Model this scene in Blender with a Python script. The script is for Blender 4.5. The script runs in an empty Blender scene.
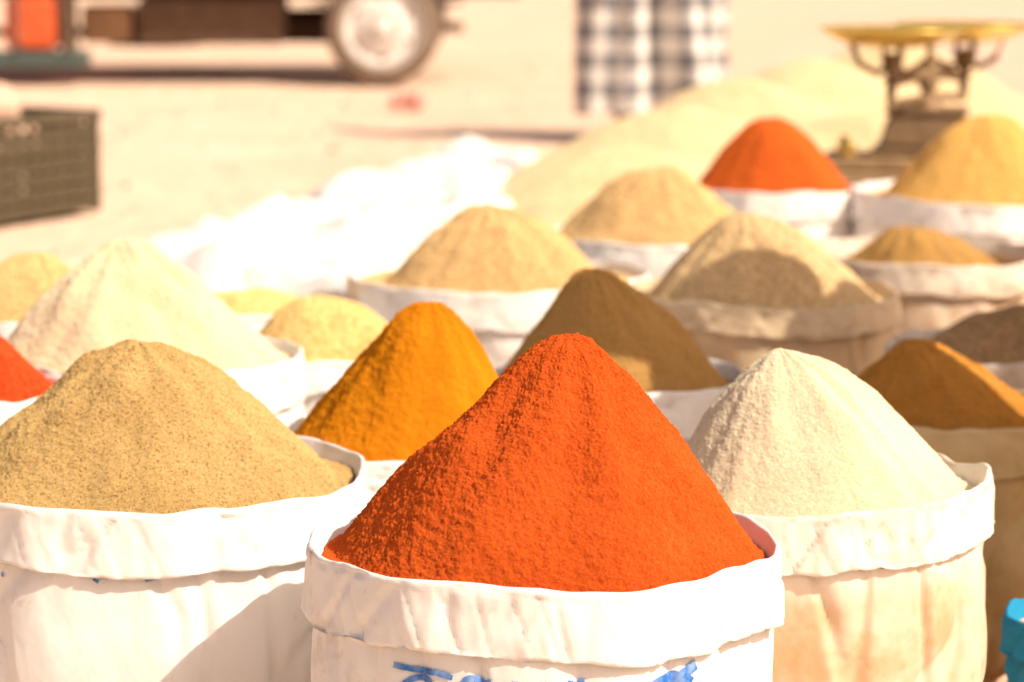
import bpy, math, random
from mathutils import Vector, noise, Matrix
random.seed(4)
S = bpy.context.scene
PI = math.pi
def N(x,y,z): return noise.noise(Vector((x,y,z)))
def sst(a,b,x):
    t=max(0,min(1,(x-a)/(b-a))); return t*t*(3-2*t)

# ---------------------------------------------------------------- materials
def newmat(name):
    m=bpy.data.materials.new(name); m.use_nodes=True
    nt=m.node_tree; nt.nodes.clear()
    return m,nt
def nd(nt,t,**k):
    n=nt.nodes.new(t)
    for a,b in k.items():
        if a in n.inputs.keys(): n.inputs[a].default_value=b
        else: setattr(n,a,b)
    return n
def noi(nt,co,scale,detail=3,rough=.55):
    n=nd(nt,'ShaderNodeTexNoise'); n.inputs['Scale'].default_value=scale
    n.inputs['Detail'].default_value=detail; n.inputs['Roughness'].default_value=rough
    nt.links.new(co,n.inputs['Vector']); return n.outputs['Fac']
def ramp(nt,fac,a,b,ca=(0,0,0,1),cb=(1,1,1,1)):
    r=nd(nt,'ShaderNodeValToRGB'); e=r.color_ramp.elements
    e[0].position=a;e[0].color=ca;e[1].position=b;e[1].color=cb
    nt.links.new(fac,r.inputs[0]); return r.outputs[0]
def mix(nt,fac,a,b,mode='MIX'):
    n=nd(nt,'ShaderNodeMix',data_type='RGBA',blend_type=mode)
    for s,v in ((0,fac),(6,a),(7,b)):
        if isinstance(v,(int,float)): n.inputs[s].default_value=v
        elif isinstance(v,tuple): n.inputs[s].default_value=v if len(v)==4 else (*v,1)
        else: nt.links.new(v,n.inputs[s])
    return n.outputs[2]
def madd(nt,a,k,b=0.0):
    n=nd(nt,'ShaderNodeMath',operation='MULTIPLY_ADD'); nt.links.new(a,n.inputs[0]); n.inputs[1].default_value=k
    if isinstance(b,(int,float)): n.inputs[2].default_value=b
    else: nt.links.new(b,n.inputs[2])
    return n.outputs[0]
def bump(nt,h,dist,strength=1,prev=None):
    b=nd(nt,'ShaderNodeBump'); b.inputs['Distance'].default_value=dist; b.inputs['Strength'].default_value=strength
    nt.links.new(h,b.inputs['Height'])
    if prev is not None: nt.links.new(prev,b.inputs['Normal'])
    return b.outputs[0]
def finish(nt,col,normal=None,rough=.8,spec=.2,metal=0):
    p=nd(nt,'ShaderNodeBsdfPrincipled'); o=nd(nt,'ShaderNodeOutputMaterial')
    if isinstance(col,tuple): p.inputs['Base Color'].default_value=(*col[:3],1)
    else: nt.links.new(col,p.inputs['Base Color'])
    p.inputs['Specular IOR Level'].default_value=spec; p.inputs['Metallic'].default_value=metal
    p.inputs['Roughness'].default_value=rough
    if normal is not None: nt.links.new(normal,p.inputs['Normal'])
    nt.links.new(p.outputs[0],o.inputs[0])
def finish_d(nt,col,normal=None,rough=.5):
    p=nd(nt,'ShaderNodeBsdfDiffuse'); o=nd(nt,'ShaderNodeOutputMaterial')
    nt.links.new(col,p.inputs['Color']); p.inputs['Roughness'].default_value=rough
    if normal is not None: nt.links.new(normal,p.inputs['Normal'])
    nt.links.new(p.outputs[0],o.inputs[0])
def coord(nt,w='Object'): return nd(nt,'ShaderNodeTexCoord').outputs[w]

def mat_powder(name,c1,c2,gs=1.0,speck=None,bs=1.0,far=False):
    m,nt=newmat(name); co=coord(nt)
    fn=noi(nt,co,(300 if not far else 120)/gs,2,.7)
    fine=ramp(nt,fn,.33,.67)
    dk=tuple(c*.76 for c in c1); lt=tuple(min(1,c*1.08) for c in c2)
    if far:
        col=mix(nt,fine,(*dk,1),(*lt,1))
        finish_d(nt,col,bump(nt,fn,.003,.8),.8); return m
    mid=noi(nt,co,11,3,.6)
    col=mix(nt,ramp(nt,mid,.35,.65),(*c1,1),(*c2,1))
    g=mix(nt,fine,(*dk,1),(*lt,1))
    col=mix(nt,.55,col,g)
    if speck:
        s=ramp(nt,noi(nt,co,420,0),.64,.70)
        col=mix(nt,s,col,(*speck,1))
    h=madd(nt,fn,1.0,madd(nt,noi(nt,co,120/gs,1,.6),1.0))
    b=bump(nt,h,.0020*bs,.9)
    finish_d(nt,col,b,.8); return m

def mat_fabric(name,c=(.90,.87,.83),stain=(.50,.32,.17),amount=.3,low=0.0,far=False):
    m,nt=newmat(name); co=coord(nt)
    sn=noi(nt,co,7,4 if not far else 2,.65)
    st=ramp(nt,sn,.62-.25*amount,.85-.15*amount)
    col=mix(nt,st,(*c,1),(*stain,1))
    if low>0:
        sp=nd(nt,'ShaderNodeSeparateXYZ'); nt.links.new(co,sp.inputs[0])
        mr=nd(nt,'ShaderNodeMapRange'); nt.links.new(sp.outputs[2],mr.inputs[0])
        mr.inputs[1].default_value=.40; mr.inputs[2].default_value=.35
        mm=nd(nt,'ShaderNodeMath',operation='MULTIPLY'); nt.links.new(mr.outputs[0],mm.inputs[0])
        n2=nd(nt,'ShaderNodeMapRange'); nt.links.new(sn,n2.inputs[0])
        n2.inputs[1].default_value=.35;n2.inputs[2].default_value=.6;n2.inputs[3].default_value=low*.45;n2.inputs[4].default_value=low
        nt.links.new(n2.outputs[0],mm.inputs[1])
        col=mix(nt,mm.outputs[0],col,(*[min(1,s*1.25) for s in stain],1))
    mp=nd(nt,'ShaderNodeMapping'); mp.inputs['Scale'].default_value=(1,1,.75); mp.inputs['Rotation'].default_value=(.35,.4,.2); nt.links.new(co,mp.inputs[0])
    n=nd(nt,'ShaderNodeTexNoise'); n.inputs['Scale'].default_value=14; n.inputs['Detail'].default_value=3 if not far else 2
    n.inputs['Roughness'].default_value=.5
    nt.links.new(mp.outputs[0],n.inputs['Vector'])
    if far:
        finish_d(nt,col,bump(nt,n.outputs['Fac'],.007,.8),.3); return m
    var=ramp(nt,n.outputs['Fac'],.30,.50,(.88,.84,.80,1),(1,1,1,1))
    col=mix(nt,.45,col,var,'MULTIPLY')
    mk=noi(nt,co,38,3,.7); mk=madd(nt,mk,.6,madd(nt,sn,.4))
    col=mix(nt,ramp(nt,mk,.585-.06*amount,.70,(0,0,0,1),(.6,.6,.6,1)),col,(*stain,1))
    uv=coord(nt,'UV')
    wx=nd(nt,'ShaderNodeTexWave',bands_direction='X'); wx.inputs['Scale'].default_value=170; wx.inputs['Distortion'].default_value=0
    wy=nd(nt,'ShaderNodeTexWave',bands_direction='Y'); wy.inputs['Scale'].default_value=170; wy.inputs['Distortion'].default_value=0
    nt.links.new(uv,wx.inputs[0]); nt.links.new(uv,wy.inputs[0])
    a=nd(nt,'ShaderNodeMath',operation='ADD'); nt.links.new(wx.outputs[1],a.inputs[0]); nt.links.new(wy.outputs[1],a.inputs[1])
    h=madd(nt,n.outputs['Fac'],40.0,madd(nt,a.outputs[0],.45))
    b=bump(nt,h,.00018,.85)
    finish(nt,col,b,.7,.2); return m

def mat_plain(name,c,rough=.6,metal=0,spec=.4,var=.25,scale=15,bd=.002):
    m,nt=newmat(name); co=coord(nt)
    f=noi(nt,co,scale,4)
    col=mix(nt,ramp(nt,f,.3,.7),(*[x*(1-var) for x in c],1),(*[min(1,x*(1+var*.5)) for x in c],1))
    finish(nt,col,bump(nt,f,bd*2,.5),rough,spec,metal); return m

# ---------------------------------------------------------------- mesh helpers
def mkobj(name,verts,faces,mat=None,parent=None,smooth=True,loc=None,uvs=None):
    me=bpy.data.meshes.new(name); me.from_pydata(verts,[],faces); me.update()
    if smooth: me.polygons.foreach_set('use_smooth',[True]*len(me.polygons))
    if uvs:
        l=me.uv_layers.new(name='UVMap')
        vi=[0]*len(me.loops); me.loops.foreach_get('vertex_index',vi)
        flat=[]
        for i in vi: flat+=list(uvs[i])
        l.data.foreach_set('uv',flat)
    if mat: me.materials.append(mat)
    o=bpy.data.objects.new(name,me); S.collection.objects.link(o)
    if loc: o.location=loc
    if parent: o.parent=parent
    return o
def empty(name,loc=(0,0,0),rot=0):
    e=bpy.data.objects.new(name,None); e.location=loc; e.rotation_euler=(0,0,rot)
    e.empty_display_size=.1
    S.collection.objects.link(e); return e
def gridfaces(nr,nc,wrap=True):
    f=[]
    for i in range(nr-1):
        for j in range(nc if wrap else nc-1):
            k=(j+1)%nc
            f.append((i*nc+j,i*nc+k,(i+1)*nc+k,(i+1)*nc+j))
    return f
def lathe(name,prof,n=48,mat=None,parent=None,loc=None,axis='Z',smooth=True,fn=None):
    vs=[]
    for r,z in prof:
        for j in range(n):
            a=2*PI*j/n
            p=(r*math.cos(a),r*math.sin(a),z)
            if axis=='Y': p=(p[0],p[2],p[1])
            if fn: p=fn(p,a)
            vs.append(p)
    return mkobj(name,vs,gridfaces(len(prof),n),mat,parent,smooth,loc)
def box(name,size,loc,mat,parent=None,bev=.006,rot=(0,0,0),taper=1.0):
    sx,sy,sz=[s/2 for s in size]
    vs=[(x*sx*(taper if z>0 else 1),y*sy*(taper if z>0 else 1),z*sz) for z in(-1,1) for y in(-1,1) for x in(-1,1)]
    fs=[(0,2,3,1),(4,5,7,6),(0,1,5,4),(2,6,7,3),(0,4,6,2),(1,3,7,5)]
    o=mkobj(name,vs,fs,mat,parent,False,loc); o.rotation_euler=rot
    if bev:
        b=o.modifiers.new('bevel','BEVEL'); b.width=bev; b.segments=2
    return o
def tube(name,pts,radii,mat,parent=None,n=10):
    vs=[];pts=[Vector(p) for p in pts]
    if isinstance(radii,(int,float)): radii=[radii]*len(pts)
    for i,p in enumerate(pts):
        t=(pts[min(i+1,len(pts)-1)]-pts[max(i-1,0)]).normalized()
        up=Vector((0,0,1)) if abs(t.z)<.9 else Vector((1,0,0))
        a=t.cross(up).normalized(); b=t.cross(a).normalized()
        for j in range(n):
            an=2*PI*j/n
            vs.append(tuple(p+(a*math.cos(an)+b*math.sin(an))*radii[i]))
    fs=gridfaces(len(pts),n); fs.append(tuple(range(n))); fs.append(tuple(range((len(pts)-1)*n,len(pts)*n)))
    return mkobj(name,vs,fs,mat,parent)
def skin(name,verts,edges,radii,mat,parent=None,levels=2,root=0):
    me=bpy.data.meshes.new(name); me.from_pydata([tuple(v) for v in verts],edges,[]); me.update()
    o=bpy.data.objects.new(name,me); S.collection.objects.link(o)
    if parent: o.parent=parent
    o.modifiers.new('skin','SKIN')
    sv=me.skin_vertices[0].data
    for i,r in enumerate(radii):
        sv[i].radius=(r,r) if isinstance(r,(int,float)) else r
    sv[root].use_root=True
    ss=o.modifiers.new('sub','SUBSURF'); ss.levels=levels; ss.render_levels=levels
    me.materials.append(mat)
    o.modifiers['skin'].use_smooth_shade=True
    return o

# ---------------------------------------------------------------- sack
class Sack:
    def __init__(s,name,x,y,rim,R,fabric,powder,mc=(0,0),mR=.2,H=.15,apex=(0,0),level=.018,cuff=.07,
                 nth=160,nr=90,mth=200,seed=0,k=.2,lump=1.0,grain=1.0,bulge=.02,tilt=(0,0)):
        s.rim,s.R,s.cuff,s.seed,s.bulge,s.tilt=rim,R,cuff,seed*7.3,bulge,tilt
        s.e=empty(name,(x,y,0)); s.build_cloth(fabric,nth)
        s.build_mound(powder,mc,mR,H,apex,level,nr,mth,k,lump,grain)
    def wob(s,th):
        c,d=math.cos(th),math.sin(th)
        return .013*N(c*1.1+s.seed,d*1.1,3)+.006*N(c*3+s.seed,d*3,9)
    def rimz(s,th):
        c,d=math.cos(th),math.sin(th)
        return s.rim+.010*N(c*1.6,d*1.6+s.seed,1)+.005*N(c*5,d*5+s.seed,4)+s.tilt[0]*c+s.tilt[1]*d
    def body_r(s,th,z):
        zt=s.rim-.02; t=max(0,min(1,z/zt))
        c,d=math.cos(th),math.sin(th)
        r=s.R-.010-(1-t)**2*.05+s.bulge*math.sin(PI*t)
        r+=s.wob(th)*(.4+.6*t)
        cr=abs(N(c*2.6+s.seed,d*2.6,z*2.0+2+c)); r-=.012*max(0,.14-cr)/.14*(1-t*.5)
        cr=abs(N(c*1.5+s.seed,d*1.5+4,z*6.0+2)); r-=.008*max(0,.12-cr)/.12*(1-t*.4)
        r+=.008*N(c*1.8,d*1.8+s.seed,z*6)+.003*N(c*6,d*6+s.seed,z*14)
        if t<.08: r-= (.08-t)/.08*.03
        return r
    def build_cloth(s,fabric,n):
        rows=[];R=s.R
        nb=60
        for i in range(nb):
            rows.append(('b',i/(nb-1)))
        for i in range(1,9): rows.append(('r',i/8))
        for i in range(1,18): rows.append(('c',i/17))
        for i in range(1,5): rows.append(('h',i/4))
        vs=[];uv=[];acc=0
        for typ,t in rows:
            for j in range(n):
                th=2*PI*j/n; c,d=math.cos(th),math.sin(th)
                rz=s.rimz(th); w=s.wob(th)
                cw=.0035*N(c*5+s.seed,d*5,t*1.0)+.0018*N(c*15,d*15+s.seed,t*1.6)
                dg=abs(N(c*3.3+s.seed+t*.5,d*3.3-t*.4,6)); cw-=.0045*max(0,.08-dg)/.08
                dg=abs(N(c*8+s.seed-t*.6,d*8+t*.4,2)); cw-=.0018*max(0,.10-dg)/.10
                hem=s.cuff*(1+.10*N(c*2.0+s.seed,d*2.0,5)+.04*N(c*7,d*7+s.seed,5))
                if typ=='b':
                    zt=rz-.006; z=t*zt
                    r=s.body_r(th,z)
                    q=sst(rz-s.cuff*1.0,rz-.03,z)
                    r=r*(1-q)+q*(R-.017+w+.012*sst(rz-.035,rz,z))
                elif typ=='r':
                    a=PI*t
                    r=R-.001+w-.0040*math.cos(a)+cw*.6*t; z=rz-.006+.006*math.sin(a)
                elif typ=='c':
                    z=rz-.006-t*(hem-.006)
                    r=R+.003+w+cw*min(1.1,.6+t*2)+.005*t+.004*N(c*2.2,d*2.2+s.seed,t*1.5)*t
                else:
                    a=t*PI
                    z=rz-hem-.0018*math.sin(a); r=R+.008+w+cw*1.1+.004*N(c*2.2,d*2.2+s.seed,1.5)+.002*math.cos(a)-.002
                vs.append((r*c,r*d,z)); uv.append((th*R,{'b':z,'r':rz+.01*t,'c':rz+.02+t*hem,'h':rz+.03+hem}[typ]))
        fs=gridfaces(len(rows),n)
        vs.append((0,0,.004)); uv.append((0,0)); k=len(vs)-1
        for j in range(n): fs.append(((j+1)%n,j,k))
        s.cloth=mkobj('sack_cloth',vs,fs,fabric,s.e,uvs=uv)
    def build_mound(s,mat,mc,mR,H,ap,level,nr,nt_,k,lump,grain):
        base=s.rim-level; sd=s.seed
        kk=math.sqrt(1+k*k)
        vs=[];ns=8
        for i in range(nr+ns):
            for j in range(nt_):
                th=2*PI*j/nt_; c,d=math.cos(th),math.sin(th)
                br=mR*(1+.05*N(c*1.3+sd,d*1.3,7)+.02*N(c*5+sd,d*5,7))
                ex,ey=mc[0]+br*c,mc[1]+br*d
                lim=s.R-.020+s.wob(math.atan2(ey,ex))
                L=math.hypot(ex,ey)
                if L>lim: ex*=lim/L; ey*=lim/L
                if i<nr:
                    rho=i/(nr-1)
                    x=ap[0]+(ex-ap[0])*rho; y=ap[1]+(ey-ap[1])*rho
                    f=(kk-math.sqrt(rho*rho+k*k))/(kk-k)
                    f+=.035*math.sin(PI*rho)
                    tilt=s.tilt[0]*x/s.R+s.tilt[1]*y/s.R
                    z=base+tilt+H*f
                    foot=math.sin(PI*rho)
                    z+=lump*(foot*(.014*N(x*9+sd,y*9,1)+.009*N(c*3+sd,d*3,rho*1.5))+(.3+.7*foot)*(.0045*N(x*28,y*28+sd,2)))
                    g=grain*(.0014*N(x*110,y*110,z*110+sd)+.0022*abs(N(x*230,y*230,z*230)))
                    z+=g; x+=c*g*.7; y+=d*g*.7
                else:
                    q=(i-nr+1)/ns
                    lim2=s.R-.013+s.wob(th)
                    ox,oy=lim2*c,lim2*d
                    x=ex+(ox-ex)*q; y=ey+(oy-ey)*q
                    z=base+s.tilt[0]*x/s.R+s.tilt[1]*y/s.R+.0015*N(x*90,y*90,sd)-.002*q
                vs.append((x,y,z))
        fs=gridfaces(nr+ns,nt_)
        s.mound=mkobj('spice_mound',vs,fs,mat,s.e)

P=mat_powder
m_paprika=P('paprika_powder',(.53,.078,.012),(.68,.125,.022),.9,None,.9)
m_tan   =P('cumin_powder',(.48,.31,.115),(.62,.42,.175),1.1,(.24,.15,.06),.7)
m_cream =P('garlic_powder',(.78,.65,.43),(.88,.78,.57),.9,None,.55)
m_turm  =P('turmeric_powder',(.60,.19,.008),(.76,.28,.012),.9)
m_dtan  =P('coriander_powder',(.46,.25,.07),(.60,.35,.12),.9)
m_tan2  =P('ginger_powder',(.70,.47,.23),(.82,.60,.33),1.0,far=True)
m_tan3  =P('fenugreek_powder',(.68,.43,.18),(.80,.54,.26),1.0,far=True)
m_brown =P('ras_el_hanout_powder',(.56,.23,.04),(.70,.33,.07),.9)
m_grey  =P('black_pepper_powder',(.46,.26,.11),(.58,.36,.18),1.0,far=True)
m_red   =P('chilli_powder',(.62,.05,.015),(.74,.09,.02),.9,far=True)
m_red2  =P('hot_paprika_powder',(.64,.115,.02),(.78,.165,.03),.9,far=True)
m_yel   =P('curry_powder',(.80,.45,.11),(.88,.55,.18),1.0,far=True)
m_yel2  =P('mustard_powder',(.84,.54,.18),(.90,.63,.28),1.0,far=True)
m_pale  =P('sesame_flour',(.78,.61,.38),(.86,.72,.50),1.0,None,.6)
m_olive =P('thyme_powder',(.68,.44,.17),(.80,.55,.26),1.0,far=True)

white=mat_fabric('white_sack_cloth',amount=.14)
whiteB=mat_fabric('white_sack_cloth_clean',amount=.06)
whiteF=mat_fabric('white_cloth_plain',amount=.10,far=True)
dirty=mat_fabric('dirty_sack_cloth',(.88,.81,.72),(.52,.32,.16),.5,.8)
tanf=mat_fabric('tan_jute_cloth',(.70,.55,.37),(.44,.29,.14),.5,.5)
yelf=mat_fabric('yellowed_sack_cloth',(.82,.62,.33),(.55,.34,.12),.6,.6)
mud=mat_fabric('muddy_sack_cloth',(.80,.71,.60),(.36,.23,.13),.8,.9)
bluef=mat_fabric('blue_tarp_cloth',(.02,.30,.55),(.03,.2,.4),.2)

A=Sack('paprika_sack',.034,2.99,.464,.250,white,m_paprika,mc=(.012,-.008),mR=.234,H=.232,apex=(.028,0),cuff=.073,
       nth=420,nr=300,mth=760,seed=1,k=.17,grain=1.1,tilt=(-.004,0),lump=1.3)
B=Sack('cumin_sack',-.444,3.40,.455,.268,whiteB,m_tan,mc=(-.005,0),mR=.24,H=.170,apex=(-.008,0),cuff=.072,nth=360,nr=220,mth=500,seed=2,k=.26,lump=1.4,grain=.8)
C=Sack('garlic_powder_sack',.362,3.35,.455,.210,dirty,m_cream,mc=(0,0),mR=.178,H=.172,apex=(-.045,0),cuff=.066,nth=340,nr=200,mth=460,seed=3,k=.26,lump=1.2,grain=.5,tilt=(.006,0))
D=Sack('turmeric_sack',-.131,3.78,.43,.20,white,m_turm,mR=.172,H=.190,apex=(.02,0),seed=4,nr=160,mth=360,lump=1.3)
E=Sack('coriander_sack',.152,4.26,.43,.198,white,m_dtan,mR=.172,H=.175,apex=(-.03,0),seed=5,nr=130,mth=280,k=.25,lump=1.2)
F=Sack('ginger_sack',.46,5.19,.43,.245,tanf,m_tan2,mR=.215,H=.160,apex=(-.03,0),seed=6,cuff=.05,k=.30,lump=1.2)
G=Sack('ras_el_hanout_sack',.626,4.15,.40,.20,yelf,m_brown,mR=.165,H=.115,apex=(-.035,0),seed=7)
Hh=Sack('pepper_sack',.83,4.72,.40,.20,mud,m_grey,mR=.17,H=.085,apex=(.04,0),seed=8,cuff=.05)
I=Sack('cinnamon_sack',.843,5.81,.43,.25,mud,m_dtan,mR=.19,H=.10,apex=(-.02,0),level=.055,seed=9,cuff=.06,k=.4)
J=Sack('fenugreek_sack',.31,6.13,.43,.25,whiteB,m_tan3,mR=.228,H=.158,apex=(0,0),seed=10,k=.45,lump=1.4)
K=Sack('ground_cumin_sack',-.029,5.46,.43,.29,white,m_tan3,mR=.215,H=.145,apex=(-.01,0),seed=11,k=.5,lump=1.4)
L=Sack('hot_paprika_sack',.66,7.19,.43,.228,white,m_red2,mR=.21,H=.188,apex=(-.01,0),seed=12,k=.4)
M=Sack('curry_sack',1.178,7.06,.43,.33,whiteB,m_yel,mR=.255,H=.205,apex=(0,0),seed=13,k=.35)
Pp=Sack('sesame_flour_sack',-.58,4.33,.45,.254,whiteB,m_pale,mR=.230,H=.193,apex=(-.015,0),seed=14,nr=130,mth=300,k=.18,lump=1.4,grain=.8)
Q=Sack('chilli_sack',-.815,3.99,.458,.190,white,m_red,mc=(.0,0),mR=.172,H=.115,apex=(.02,0),seed=15,k=.4)
Rr=Sack('thyme_sack',-.865,5.0,.42,.19,whiteB,m_olive,mR=.17,H=.12,apex=(.02,0),seed=16,k=.4)
Ss=Sack('mustard_sack',-.305,4.68,.405,.175,whiteB,m_yel2,mR=.158,H=.10,seed=17,k=.7,cuff=.05)
T=Sack('mustard_sack',-.507,5.34,.39,.20,whiteB,m_yel2,mR=.175,H=.035,seed=18,k=.7,cuff=.05)
U=Sack('blue_plastic_sack',.79,3.55,.235,.15,bluef,m_yel2,mR=.12,H=.03,seed=19,cuff=.05)

# ---- printed lettering (thin ink patches lying on the cloth)
ink,nt=newmat('blue_ink'); co=coord(nt)
finish(nt,mix(nt,ramp(nt,noi(nt,co,60,4),.4,.7),(.03,.16,.55,1),(.30,.46,.75,1)),None,.8,.2)
def print_strokes(sack,name,strokes,w):
    vs=[];fs=[]
    for st in strokes:
        pts=[];wd=w
        if isinstance(st,tuple): st,wd=st
        for i in range(len(st)-1):
            a=Vector(st[i]);b=Vector(st[i+1]);n=max(2,int((b-a).length/.003))
            pts+= [a+(b-a)*k/n for k in range(n)]
        pts.append(Vector(st[-1]))
        b0=len(vs)
        for i,p in enumerate(pts):
            t=(pts[min(i+1,len(pts)-1)]-pts[max(i-1,0)]).normalized(); nn=Vector((-t.y,t.x))
            for sgn in(-1,-.33,.33,1):
                q=p+nn*sgn*wd/2*(1+.15*N(p.x*200,p.y*200,0))
                th=-PI/2+q.x/sack.R
                rz=sack.rimz(th); r=sack.body_r(th,q.y)
                qq=sst(rz-sack.cuff,rz-.03,q.y)
                r=r*(1-qq)+qq*(sack.R-.017+sack.wob(th))
                r+=.0018
                vs.append((r*math.cos(th),r*math.sin(th),q.y))
        for i in range(len(pts)-1):
            for k in range(3):
                a=b0+i*4+k; fs.append((a,a+1,a+5,a+4))
    mkobj(name,vs,fs,ink,sack.e)
def arc(cx,cy,r,a0,a1,n=8,sy=1): return [(cx+r*math.cos(math.radians(a0+(a1-a0)*i/n)),cy+sy*r*math.sin(math.radians(a0+(a1-a0)*i/n))) for i in range(n+1)]
z0=.362
print_strokes(A,'printed_lettering',[
  [(-.160,z0+.012),(-.13,z0+.009),(-.112,z0+.010),(-.095,z0+.006)],
  arc(-.13,z0-.02,.022,160,20,10),
  arc(-.075,z0-.004,.011,0,360,14), [(-.064,z0-.004),(-.066,z0-.018),(-.082,z0-.026)],
  arc(-.045,z0+.006,.014,180,360,8), arc(-.017,z0+.006,.014,180,360,8), arc(.011,z0+.006,.014,180,360,8),
  [(.036,z0+.008),(.034,z0-.012)],
  [(-.035,z0-.020),(-.030,z0-.020)],[(-.02,z0-.020),(-.015,z0-.020)],
  [(-.15,z0-.045),(.05,z0-.045)],
  (arc(.13,z0-.042,.045,160,50,14),.010), (arc(.135,z0-.062,.045,150,40,14),.007),
  ([(.095,z0-.03),(.125,z0-.006),(.165,z0+.010)],.012),
 ],.0062)
print_strokes(E,'printed_triangle',[[(.03,.335),(.055,.335),(.043,.358),(.03,.335)]],.002)
print_strokes(B,'printed_mark',[[(-.03,.378),(-.024,.374)],[(.03,.376),(.045,.378)],[(-.15,.376),(-.146,.372)]],.004)

# ---------------------------------------------------------------- ground
gm,nt=newmat('sandy_ground'); co=coord(nt)
n1=noi(nt,co,.9,4,.65); n2=noi(nt,co,16,3,.7)
c=mix(nt,ramp(nt,n1,.35,.65),(.68,.455,.32,1),(.78,.56,.42,1))
c=mix(nt,ramp(nt,n2,.45,.62),c,(.83,.63,.49,1))
c=mix(nt,ramp(nt,n2,.28,.38,(1,1,1,1),(0,0,0,1)),c,(.55,.36,.25,1))
b=bump(nt,madd(nt,n2,.45,n1),.06,.9)
finish_d(nt,c,b,.5)
vs=[];nx,ny=130,170
def gx(i,n,lo,hi): 
    t=i/(n-1)*2-1; return (abs(t)**3)*(1 if t>0 else -1)
for j in range(ny):
    y=10+ 12*(j/(ny-1)*2-1)+ 500*gx(j,ny,0,1)**1
    for i in range(nx):
        x=10*(i/(nx-1)*2-1)+500*gx(i,nx,0,1)
        near=math.exp(-((x/12)**2+((y-10)/16)**2))
        z=(.035*N(x*.8,y*.8,0)+.015*N(x*2.5,y*2.5,5))*sst(5,9,y)*near-.02
        vs.append((x,y,z))
mkobj('ground',vs,gridfaces(ny,nx,False),gm)
pv=[];pf=[]
for i in range(420):
    y=random.uniform(8,22); x=random.uniform(-3.6,3.6); r=random.uniform(.006,.022)*random.random()+.006
    b0=len(pv); n=7
    zz=.035*N(x*.8,y*.8,0)+.015*N(x*2.5,y*2.5,5)-.02
    for k,(rr,h) in enumerate(((1,-.3),(.9,.4),(.45,.8))):
        for j in range(n):
            a=2*PI*j/n; q=r*rr*random.uniform(.75,1.15)
            pv.append((x+q*math.cos(a),y+q*math.sin(a),zz+r*h))
    for k in range(2):
        for j in range(n): pf.append((b0+k*n+j,b0+k*n+(j+1)%n,b0+(k+1)*n+(j+1)%n,b0+(k+1)*n+j))
    pf.append(tuple(b0+2*n+j for j in range(n)))
mkobj('pebbles',pv,pf,mat_plain('pebble_stone',(.55,.41,.30),.9,var=.4),smooth=False)

# ---------------------------------------------------------------- draped white tarpaulin + grain heap
def quadgrid(name,c00,c10,c11,c01,nu,nv,hf,mat,parent=None):
    vs=[];uv=[]
    for j in range(nv):
        v=j/(nv-1)
        for i in range(nu):
            u=i/(nu-1)
            x=(c00[0]*(1-u)+c10[0]*u)*(1-v)+(c01[0]*(1-u)+c11[0]*u)*v
            y=(c00[1]*(1-u)+c10[1]*u)*(1-v)+(c01[1]*(1-u)+c11[1]*u)*v
            x+=.06*N(u*4,v*6,3); y+=.06*N(u*4,v*6,8)
            vs.append((x,y,hf(u,v,x,y))); uv.append((x,y))
    return mkobj(name,vs,gridfaces(nv,nu,False),mat,parent,uvs=uv)
def tarp_h(u,v,x,y):
    e=min(1,min(u,1-u)*5)*min(1,min(v,1-v)*9); e=e**.6
    z=.02+(.26-.08*v)*e
    z+=e*(.06*N(x*2.2,y*1.1,2)+.035*N(x*6,y*3,5))
    z-=.035*e*max(0,.12-abs(N(x*3,y*2,9)))/.12
    z+=.010*N(x*14,y*7,1)
    return max(z,.02)
quadgrid('white_tarpaulin',(-1.28,7.1),(-.2,5.85),(.62,9.4),(-.22,12.2),90,160,tarp_h,mat_fabric('tarpaulin_cloth',(.84,.80,.76),amount=.12,far=True))
def sheet_h(u,v,x,y): return .05+.03*N(x*3,y*3,1)+.012*N(x*9,y*6,4)
quadgrid('ground_sheet',(-.1,7.3),(1.7,7.3),(2.7,14.0),(.5,13.3),90,120,sheet_h,whiteF)
cones=[(.22,8.05,.68,.38),(.36,8.9,.78,.43),(.58,9.9,.88,.49),(.88,10.9,.9,.53),(1.25,11.9,.95,.55),(1.7,12.8,1.0,.58),(1.0,8.9,.6,.36),(1.3,10.2,.8,.45)]
def heap_h(u,v,x,y):
    s=0
    for a,b_,R_,h in cones:
        d=math.hypot(x-a,(y-b_)*.8)/R_
        s+=(max(0,h*(1-math.sqrt(d*d+.04)+.12)))**5
    z=s**(1/5) if s>0 else 0
    return min(z,.62)+.02*N(x*5,y*5,2)+.008*N(x*18,y*18,3)-.01
quadgrid('grain_heap',(-.55,7.4),(1.75,7.4),(2.9,13.9),(0,13.4),130,240,heap_h,P('grain_heap_flour',(.80,.57,.30),(.88,.69,.43),1.5,far=True))

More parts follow.
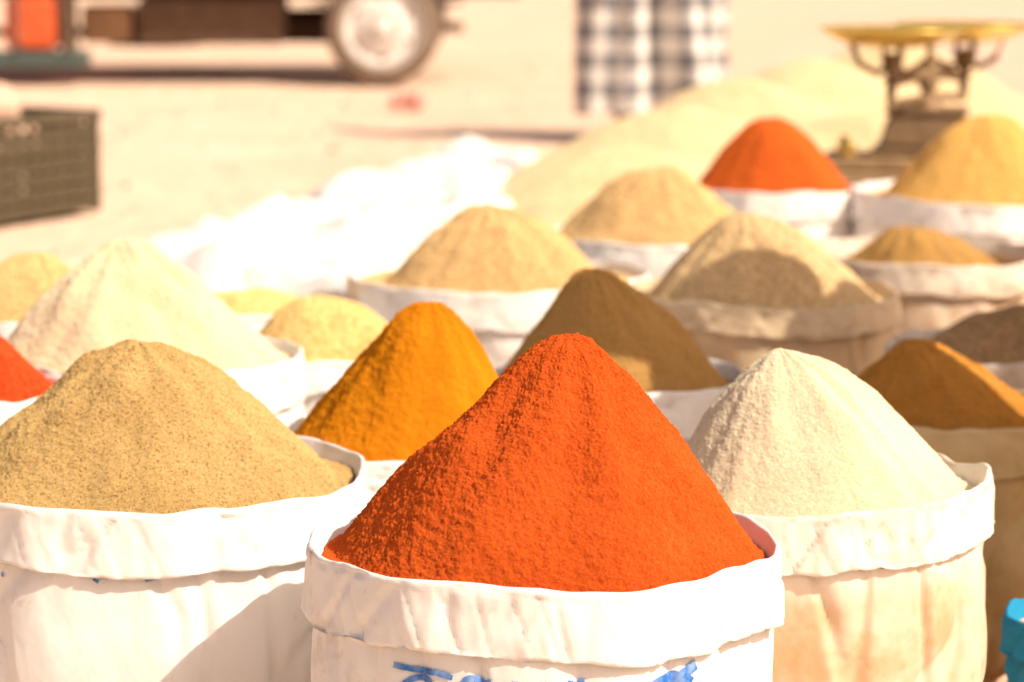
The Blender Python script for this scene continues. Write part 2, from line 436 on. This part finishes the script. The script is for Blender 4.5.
# ---------------------------------------------------------------- plastic crate with melons
def crate():
    e=empty('plastic_crate',(-1.90,10.45,0),math.radians(62))
    m=mat_plain('dark_olive_plastic',(.12,.09,.05),.55,0,.4)
    Lx,Ly,Hc=.66,.44,.38
    box('crate_base',(Lx-.02,Ly-.02,.012),(0,0,.02),m,e,.003)
    for sy in(-1,1):
        for k,z in enumerate((.03,.085,.14,.195,.25,.30)):
            box('long_slat',(Lx-.03,.012,.044),(0,sy*(Ly/2-.008),z),m,e,.003)
        box('top_rim',(Lx+.02,.03,.035),(0,sy*Ly/2,Hc-.018),m,e,.005)
        for i in range(9):
            box('rib',(.014,.022,Hc-.04),(-Lx/2+.03+i*(Lx-.06)/8,sy*(Ly/2-.002),Hc/2-.01),m,e,.003)
    for sx in(-1,1):
        for z in (.03,.085,.14,.195,.25,.30):
            box('short_slat',(.012,Ly-.03,.044),(sx*(Lx/2-.008),0,z),m,e,.003)
        box('top_rim',(.03,Ly-.032,.035),(sx*Lx/2,0,Hc-.018),m,e,.005)
        for i in range(6):
            box('rib',(.022,.014,Hc-.04),(sx*(Lx/2-.002),-Ly/2+.04+i*(Ly-.08)/5,Hc/2-.01),m,e,.003)
        for sy in(-1,1): box('corner_post',(.04,.04,Hc-.036),(sx*(Lx/2-.012),sy*(Ly/2-.012),(Hc-.036)/2),m,e,.008)
crate()
mel=mat_plain('melon_skin',(.80,.50,.36),.6)
for (x,y,z,r) in ((-1.885,10.40,.405,.085),(-2.02,10.22,.30,.09),(-1.85,10.62,.26,.085),(-1.93,10.42,.23,.085)):
    prof=[(r*math.sin(PI*i/20)+1e-4,r*1.08*-math.cos(PI*i/20)) for i in range(21)]
    lathe('melon',prof,40,mel,None,(x,y,z),fn=lambda p,a:(p[0]*(1+.04*math.cos(a*9)),p[1]*(1+.04*math.cos(a*9)),p[2]))

# ---------------------------------------------------------------- truck
def truck():
    e=empty('parked_truck',(-.83,18.3,-.01))
    tyre=mat_plain('tyre_rubber',(.24,.17,.12),.9); hub=mat_plain('cream_wheel_paint',(.86,.80,.74),.5,var=.1)
    dark=mat_plain('chassis_steel',(.15,.085,.05),.8); red=mat_plain('red_truck_paint',(.76,.13,.04),.35)
    teal=mat_plain('teal_truck_paint',(.09,.12,.11),.4); wood=mat_plain('bed_planks',(.40,.23,.12),.8)
    glass=mat_plain('window_glass',(.04,.05,.06),.1); chrome=mat_plain('lamp_glass',(.7,.68,.6),.2)
    def wheel(x,y,s):
        w=empty('wheel',(x,y,.37)); w.parent=e
        tp=[(.24,-.09),(.262,-.105),(.31,-.11),(.345,-.10),(.365,-.075),(.37,-.03),(.365,-.02),(.37,-.01),(.37,.01),(.365,.02),(.37,.03),(.365,.075),(.345,.10),(.31,.11),(.262,.105),(.24,.09)]
        lathe('tyre',tp,64,tyre,w,axis='Y')
        f=-s
        hp=[(.252,.103),(.262,.108),(.266,.102),(.25,.092),(.235,.075),(.21,.068),(.16,.082),(.125,.105),(.095,.11),(.08,.09),(.075,.095),(.06,.13),(.03,.14),(.001,.142)]
        lathe('rim_disc',[(r,z*f) for r,z in hp],64,hub,w,axis='Y')
        for i in range(6):
            a=2*PI*i/6
            lathe('lug_nut',[(.013,0),(.013,.018*f),(.001,.02*f)],6,dark,w,(.1*math.cos(a),f*.107,.1*math.sin(a)),axis='Y')
            a+=PI/6
            lathe('vent_hole',[(.022,.0),(.001,.0)],12,dark,w,(.185*math.cos(a),f*.079,.185*math.sin(a)),axis='Y')
    for x in(0,-3.6):
        wheel(x,.1,1); wheel(x,1.65,-1)
        tube('axle',[(x,.15,.37),(x,1.6,.37)],.05,dark,e)
        lathe('differential',[(.001,-.14),(.08,-.1),(.13,0),(.08,.1),(.001,.14)],20,dark,e,(x,.87,.37),axis='Y')
        for y in(.5,1.25):
            for k in range(4): box('leaf_spring',(1.0-.2*k,.06,.014),(x,y,.45+.016*(3-k)),dark,e,.002)
    for y in(.5,1.25): box('chassis_rail',(5.6,.08,.14),(-1.9,y,.62),dark,e,.01)
    for k in range(7): box('cross_member',(.06,.67,.10),(.6-k*.8,.875,.62),dark,e,.005)
    box('cargo_floor',(3.2,1.9,.08),(-.75,.87,.82),wood,e,.01)
    for y in(-.06,1.8):
        for k in range(3): box('side_plank',(3.2,.04,.17),(-.75,y,.97+k*.19),red,e,.008)
        for k in range(4): box('side_stake',(.06,.05,.6),(-2.2+k*.96,y-.045 if y<0 else y+.045,1.13),teal,e,.006)
    box('tailgate',(.04,1.78,.55),(.87,.87,1.15),red,e,.01)
    prof=[(-2.5,.62),(-2.5,2.1),(-3.3,2.15),(-3.75,1.45),(-4.6,1.3),(-4.75,1.15),(-4.75,.62)]
    vs=[(x,.02,z) for x,z in prof]+[(x,1.72,z) for x,z in prof]; n=len(prof)
    fs=[tuple(range(n)),tuple(range(2*n-1,n-1,-1))]+[(i,(i+1)%n,n+(i+1)%n,n+i) for i in range(n)]
    o=mkobj('cab',vs,fs,red,e,False); bm=o.modifiers.new('b','BEVEL'); bm.width=.06; bm.segments=3
    box('side_window',(.6,.02,.5),(-2.95,.008,1.75),glass,e,.01); box('side_window',(.6,.02,.5),(-2.95,1.732,1.75),glass,e,.01)
    box('windscreen',(.02,1.45,.66),(-3.545,.87,1.82),glass,e,.008,(0,math.radians(32),0))
    box('bumper',(.12,1.8,.16),(-4.84,.87,.55),chrome,e,.03)
    for y in(.25,1.5): lathe('headlamp',[(.001,0),(.09,.01),(.1,.04)],24,chrome,e,(-4.8,y,.95))
    box('fuel_tank',(.34,.36,.34),(-2.24,.10,.40),red,e,.05)
    box('tank_strap',(.03,.38,.36),(-2.33,.10,.40),teal,e,.005)
    box('running_board',(.9,.26,.11),(-2.34,.06,.165),teal,e,.02)
    box('tank_bracket',(.04,.42,.4),(-2.62,.12,.42),dark,e,.005); box('tank_bracket',(.04,.42,.4),(-2.02,.12,.42),dark,e,.005)
    box('mudguard',(.9,.3,.04),(-3.6,.12,.83),red,e,.02); 
    tube('exhaust_pipe',[(-3,.9,.3),(-1.5,.95,.3),(-.4,1.0,.33),(.5,1.0,.33)],.035,dark,e)
    box('underbody_dark_box',(.95,.45,.30),(-1.12,.42,.40),dark,e,.03)  # added dark box, stands in for the darkness under the truck
    box('battery_box',(.32,.35,.24),(-1.80,.4,.38),wood,e,.02)
    lathe('spare_wheel',[(.10,-.08),(.2,-.1),(.32,-.1),(.35,-.05),(.35,.05),(.32,.1),(.2,.1),(.10,.08)],48,tyre,e,(-1.6,1.2,.30))
    lathe('air_tank',[(.001,-.4),(.10,-.39),(.12,-.36),(.12,.36),(.10,.39),(.001,.4)],28,dark,e,(-.75,1.3,.33),fn=lambda p,a:(p[2],p[1],p[0]))
truck()

# ---------------------------------------------------------------- weighing scale
def scale():
    X,Y=1.165,7.98
    e=empty('weighing_scale',(X,Y,.40),math.radians(-12))
    iron=mat_plain('aged_iron',(.27,.17,.09),.6,.3,.5); brass=mat_plain('brass',(.85,.58,.14),.35,.7,.5,.12)
    wood=mat_plain('dark_wood',(.38,.25,.13),.8)
    box('plinth',(.44,.28,.035),(-.07,0,.0185),wood,e,.006)
    box('plinth_step',(.30,.21,.025),(-.0,0,.050),iron,e,.006)
    box('iron_housing',(.26,.18,.085),(.0,0,.107),iron,e,.01,taper=.82)
    box('housing_cap',(.225,.16,.020),(0,0,.162),iron,e,.005)
    lathe('pillar',[(.045,0),(.04,.012),(.024,.02),(.02,.05),(.032,.065),(.02,.08),(.018,.12),(.028,.13),(.001,.14)],24,iron,e,(0,0,.171))
    h=empty('balance',(0,0,0),math.radians(62)); h.parent=e
    e0=e; e=h
    tube('balance_beam',[(-.2,0,.245),(-.1,0,.262),(0,0,.268),(.1,0,.262),(.2,0,.245)],[.012,.018,.022,.018,.012],iron,e)
    tube('lower_beam',[(-.19,0,.19),(0,0,.20),(.19,0,.19)],.012,iron,e)
    tube('pointer',[(0,-.01,.25),(0,-.012,.34)],[.006,.002],brass,e)
    for sx in(-1,1):
        x=sx*.19
        tube('pan_stem',[(x,0,.185),(x,0,.33)],.014,iron,e)
        lathe('stem_collar',[(.012,0),(.03,.010),(.012,.02)],18,iron,e,(x,0,.245))
        for k in range(4):
            a=PI/4+k*PI/2
            tube('cradle_arm',[(x,0,.30),(x+.04*math.cos(a),.04*math.sin(a),.275),(x+.09*math.cos(a),.09*math.sin(a),.30),(x+.115*math.cos(a),.115*math.sin(a),.362)],.010,iron,e,8)
        pr=[(.001,.352),(.06,.353),(.12,.362),(.165,.382),(.185,.398),(.192,.400),(.192,.394),(.186,.392),(.165,.376),(.12,.356),(.06,.347),(.001,.346)]
        lathe('brass_pan',pr,64,brass,e,(x,0,0),fn=lambda p,a:(p[0]*.98,p[1]*1.05,p[2]))
    e=e0
    for k in range(3): lathe('brass_weight',[(.001,0),(.018,0),(.018,.035),(.006,.04),(.008,.052),(.001,.055)],20,brass,e,(-.21-.012*k,-.09+.05*k,.036))
    b=empty('wooden_stand',(X,Y,0),math.radians(-12))
    box('stand_top',(.54,.38,.03),(-.05,0,.384),wood,b,.004)
    for sx in(-1,1):
        for sy in(-1,1): box('stand_leg',(.04,.04,.368),(sx*.21,sy*.14,.184),wood,b,.004)
    for z in(.08,.2,.32):
        for sy in(-1,1): box('stand_slat',(.46,.012,.07),(0,sy*.168,z),wood,b,.003)
        for sx in(-1,1): box('stand_slat',(.012,.3,.07),(sx*.238,0,z),wood,b,.003)
scale()

# ---------------------------------------------------------------- people
skinm,nt=newmat('skin'); co=coord(nt)
finish(nt,mix(nt,ramp(nt,noi(nt,co,20,4),.3,.7),(.36,.19,.11,1),(.44,.25,.15,1)),None,.55,.3)
hairm=mat_plain('black_hair',(.03,.02,.015),.7); eyem=mat_plain('eye_white',(.75,.72,.68),.3,var=.03); irism=mat_plain('iris_brown',(.05,.025,.01),.2)
lipm=mat_plain('lips',(.35,.12,.09),.5); leather=mat_plain('sandal_leather',(.22,.11,.05),.6)
def mat_check(name,ca,cb,cc,sz=.075):
    m,nt=newmat(name); uv=coord(nt,'UV')
    sp=nd(nt,'ShaderNodeSeparateXYZ'); nt.links.new(uv,sp.inputs[0])
    outs=[]
    for k in(0,1):
        mm=nd(nt,'ShaderNodeMath',operation='MULTIPLY'); nt.links.new(sp.outputs[k],mm.inputs[0]); mm.inputs[1].default_value=1/sz
        fr=nd(nt,'ShaderNodeMath',operation='FRACT'); nt.links.new(mm.outputs[0],fr.inputs[0])
        g=nd(nt,'ShaderNodeMath',operation='GREATER_THAN'); nt.links.new(fr.outputs[0],g.inputs[0]); g.inputs[1].default_value=.5
        outs.append(g.outputs[0])
    c1=mix(nt,outs[0],(*ca,1),(*cb,1)); c2=mix(nt,outs[0],(*cb,1),(*cc,1))
    col=mix(nt,outs[1],c1,c2)
    b=bump(nt,noi(nt,coord(nt),30,3),.008,.6)
    finish(nt,col,b,.85,.15); return m
def person(name,loc,rot,robe_mat,hemw=.3,lobes=.25,topw=.215,arm_pose=0):
    e=empty(name,loc,rot)   # faces local -Y
    V=[(0,0,.95),(0,0,1.12),(0,.0,1.30),(0,.01,1.42),(0,0,1.50),(0,-.005,1.56)]
    R_=[(.15,.11),(.14,.10),(.16,.11),(.13,.09),(.06,.06),(.055,.055)]
    Ed=[(0,1),(1,2),(2,3),(3,4),(4,5)]
    hands=[]
    for s in(-1,1):
        b=len(V)
        V+=[(s*.19,.01,1.40),(s*.27,.02,1.13),(s*(.27),-.10,.90) if arm_pose==0 else (s*.20,-.22,1.08),]
        V.append((s*.27,-.125,.85) if arm_pose==0 else (s*.185,-.27,1.08))
        R_+=[.065,.045,.03,.028]; Ed+=[(3,b),(b,b+1),(b+1,b+2),(b+2,b+3)]
        hands.append((s,Vector(V[b+2]),Vector(V[b+3])))
        b=len(V)
        V+=[(s*.11,0,.90),(s*.14,-.01,.50),(s*.15,.02,.10),(s*.155,-.05,.045),(s*.165,-.16,.035)]
        R_+=[.095,.06,.042,(.045,.035),(.045,.022)]; Ed+=[(0,b),(b,b+1),(b+1,b+2),(b+2,b+3),(b+3,b+4)]
    skin('body',V,Ed,R_,skinm,e,2)
    for s,w0,w1 in hands:
        d=(w1-w0).normalized()
        acr=d.cross(Vector((s,0,0))).normalized()
        vv=[w1-d*.01,w1+d*.03,w1+d*.075]
        skin('palm',vv,[(0,1),(1,2)],[(.022,.026),(.020,.036),(.016,.036)],skinm,e,2)
        inward=Vector((-s,0,0))
        for k,(ln,off) in enumerate(((.070,.03),(.080,.010),(.074,-.010),(.058,-.03))):
            p0=w1+d*.06+acr*off; p1=w1+d*(.082)+acr*off*1.05
            p2=p1+(d*.85+inward*.35)*ln*.45; p3=p2+(d*.5+inward*.75)*ln*.32; p4=p3+(d*.2+inward*.9)*ln*.25
            skin('finger',[p0,p1,p2,p3,p4],[(0,1),(1,2),(2,3),(3,4)],[.009,.0095,.0085,.008,.006],skinm,e,1)
        p0=w1+d*.02+acr*.02; p1=p0+acr*.03+d*.02+inward*.01; p2=p1+d*.03+acr*.012+inward*.01; p3=p2+d*.022
        skin('thumb',[p0,p1,p2,p3],[(0,1),(1,2),(2,3)],[.012,.011,.010,.007],skinm,e,1)
    hz=1.665
    def headfn(lat,a):
        z=-math.cos(PI*lat); r=math.sin(PI*lat)
        x=.076*r*math.cos(a); y=.098*r*math.sin(a); zz=.118*z
        if z<0:
            x*=1-.28*(-z)**1.2; 
            if y>0: y*=1-.35*(-z)
            else: y*=1-.12*(-z)
        f=max(0,-math.sin(a))*r
        cx=x/.076
        y-=.020*math.exp(-(cx/.16)**2-((zz+.022)/.018)**2)*f
        y-=.008*math.exp(-(cx/.14)**2-((zz-.005)/.02)**2)*f
        y-=.005*math.exp(-(cx/.6)**2-((zz-.026)/.010)**2)*f
        for s in(-1,1): y+=.009*math.exp(-((cx-s*.42)/.22)**2-((zz-.004)/.014)**2)*f
        y-=.006*math.exp(-(cx/.3)**2-((zz+.057)/.010)**2)*f
        y-=.008*math.exp(-(cx/.3)**2-((zz+.098)/.016)**2)*f
        return (x,y,zz+hz)
    nl,na=56,72
    vs=[headfn(max(.002,min(.998,i/(nl-1))),2*PI*j/na) for i in range(nl) for j in range(na)]
    mkobj('head',vs,gridfaces(nl,na),skinm,e)
    for s in(-1,1):
        sp=[(.0125*math.sin(PI*i/12)+1e-5,-.0125*math.cos(PI*i/12)) for i in range(13)]
        lathe('eye',sp,16,eyem,e,(s*.032,-.079,hz+.004)); 
        lathe('iris',[(a*.45,b*.3) for a,b in sp],12,irism,e,(s*.032,-.0905,hz+.004),axis='Y')
        tube('eyebrow',[(s*.016,-.097,hz+.024),(s*.032,-.096,hz+.029),(s*.05,-.084,hz+.024)],[.003,.0035,.002],hairm,e,6)
        lathe('ear',[(.001,-.008),(.016,-.007),(.020,0),(.012,.004),(.001,.0)],16,skinm,e,(s*.076,.008,hz-.005),fn=lambda p,a,s=s:(p[2]*s,p[0]*.75,p[1]*1.5))
    tube('lips',[(-.024,-.090,hz-.057),(-.008,-.0995,hz-.055),(.008,-.0995,hz-.055),(.024,-.090,hz-.057)],[.002,.005,.005,.002],lipm,e,8)
    vs=[]
    for i in range(30):
        for j in range(na):
            a=2*PI*j/na; front=max(0,-math.sin(a))
            lo=.42+.30*front**.7
            x,y,z=headfn(lo+(.998-lo)*i/29,a)
            k=1.075+.015*N(x*60,y*60,z*60); vs.append((x*k,y*k,hz+(z-hz)*k))
    mkobj('hair',vs,gridfaces(30,na),hairm,e)
    n=120; rows=60; vs=[];uv=[]
    for i in range(rows):
        t=i/(rows-1); z=.13+t*(1.475-.13)
        sh=sst(1.36,1.475,z)
        if z<.75: wx=hemw+(topw-hemw)*((z-.13)/.62)
        else: wx=topw+(.215-topw)*sst(.75,1.15,z)
        wy=.20*(1-t)+.14*t
        wx=wx*(1-sh)+.075*sh; wy=wy*(1-sh)+.075*sh
        for j in range(n):
            a=2*PI*j/n; c_,s_=math.cos(a),math.sin(a)
            low=1-sst(.6,1.05,z)
            w=1-lobes*low*math.exp(-(c_/.22)**2)
            fold=.02*low*math.sin(a*9+2*N(c_,s_,z*2))+.018*N(c_*4,s_*4,z*2.5)*(1-sh)
            x=(wx+fold)*c_; y=(wy*w+fold)*s_
            vs.append((x,y,z+(.015*N(c_*2,s_*2,1) if i==0 else 0))); uv.append((a*.38,z))
    mkobj('robe',vs,gridfaces(rows,n),robe_mat,e,uvs=uv)
    for s,w0,w1 in hands:
        pts=[Vector((s*.12,.005,1.415)),Vector((s*.20,.012,1.37)),Vector((s*.27,.02,1.14)),(w0+Vector((s*.27,.02,1.13)))/2,w0]
        rr=[.06,.085,.075,.07,.075]; P2=[];R2=[]
        for i in range(len(pts)-1):
            for k in range(6): f=k/6; P2.append(pts[i].lerp(pts[i+1],f)); R2.append((rr[i]*(1-f)+rr[i+1]*f)*(1+.06*N(i+f,s*3,2)))
        P2.append(pts[-1]);R2.append(rr[-1])
        o=tube('sleeve',P2,R2,robe_mat,e,24)
        l=o.data.uv_layers.new(name='UVMap')
        for lp in o.data.loops:
            co_=o.data.vertices[lp.vertex_index].co; l.data[lp.index].uv=(co_.x+co_.y,co_.z)
    for s in(-1,1):
        prof=[(s*.155+(.045+.008*math.sin(a))*math.cos(a),-.06+.13*math.sin(a)) for a in [2*PI*i/28 for i in range(28)]]
        vs=[(x,y,.002) for x,y in prof]+[(x,y,.02) for x,y in prof]
        fs=[(i,(i+1)%28,28+(i+1)%28,28+i) for i in range(28)]+[tuple(range(27,-1,-1)),tuple(range(28,56))]
        mkobj('sandal_sole',vs,fs,leather,e,False)
        tube('sandal_strap',[(s*.155-.048,-.09,.02),(s*.155-.035,-.09,.058),(s*.158,-.09,.07),(s*.158+.035,-.09,.058),(s*.158+.05,-.09,.02)],.009,leather,e,8)
    return e
chk=mat_check('checked_cloth',(.86,.80,.74),(.52,.48,.46),(.19,.19,.21),.14)
person('offframe_shadow_person',(.69,14.0,-.0),math.radians(12),chk,.385,.85,.36)
plain=mat_check('brown_striped_wool',(.30,.20,.13),(.26,.17,.11),(.22,.14,.09),.05)
person('offframe_shadow_person',(1.22,3.55,0),math.radians(-65),plain,.29,.2,arm_pose=1)  # unseen figure, added out of frame to shade the coriander and brown mounds
person('offframe_shadow_person',(1.55,4.33,0),math.radians(-80),plain,.30,.2,arm_pose=0)  # second unseen figure, positioned so its shadow crosses the ginger mound

bag=mat_plain('pink_plastic',(.80,.34,.28),.4)
for (x,y,r) in ((-.55,16.2,.07),(-.66,16.4,.05)):
    prof=[(r*math.sin(PI*i/16)+1e-4,r*.7*(1-math.cos(PI*i/16))) for i in range(17)]
    lathe('crumpled_plastic_bag',prof,28,bag,None,(x,y,-.02),fn=lambda p,a:tuple(v*(1+.35*N(p[0]*30,p[1]*30,p[2]*30)) for v in p))

# ---------------------------------------------------------------- light, world, camera
el=math.radians(43); az=math.radians(122)  # azimuth clockwise from +Y
to_sun=Vector((math.sin(az)*math.cos(el),math.cos(az)*math.cos(el),math.sin(el)))
sun=bpy.data.lights.new('sun','SUN'); sun.energy=5; sun.angle=math.radians(.5); sun.color=(1,.89,.73)
so=bpy.data.objects.new('sun',sun); so.rotation_euler=(-to_sun).to_track_quat('-Z','Y').to_euler(); so.location=(5,0,8); S.collection.objects.link(so)
w=bpy.data.worlds.new("World"); S.world=w; w.use_nodes=True; nt=w.node_tree
bg=nt.nodes['Background']; sky=nt.nodes.new('ShaderNodeTexSky'); sky.sky_type='NISHITA'; sky.sun_disc=False
sky.sun_elevation=el; sky.sun_rotation=az; sky.dust_density=4; sky.air_density=.8
mx=nt.nodes.new('ShaderNodeMix'); mx.data_type='RGBA'; mx.blend_type='MULTIPLY'; mx.inputs[0].default_value=1; mx.inputs[7].default_value=(1,.86,.72,1)
nt.links.new(sky.outputs[0],mx.inputs[6]); nt.links.new(mx.outputs[2],bg.inputs[0]); bg.inputs[1].default_value=.15
cam=bpy.data.cameras.new('camera'); co_=bpy.data.objects.new('camera',cam); S.collection.objects.link(co_)
co_.location=(0,0,1.13); co_.rotation_euler=(math.radians(90-8.7),0,0)
cam.lens=100; cam.sensor_width=36; cam.clip_end=2000; cam.clip_start=.05
cam.dof.use_dof=True; cam.dof.focus_distance=2.98; cam.dof.aperture_fstop=4.8
S.camera=co_
S.view_settings.view_transform='Standard'; S.view_settings.look='None'; S.view_settings.exposure=0
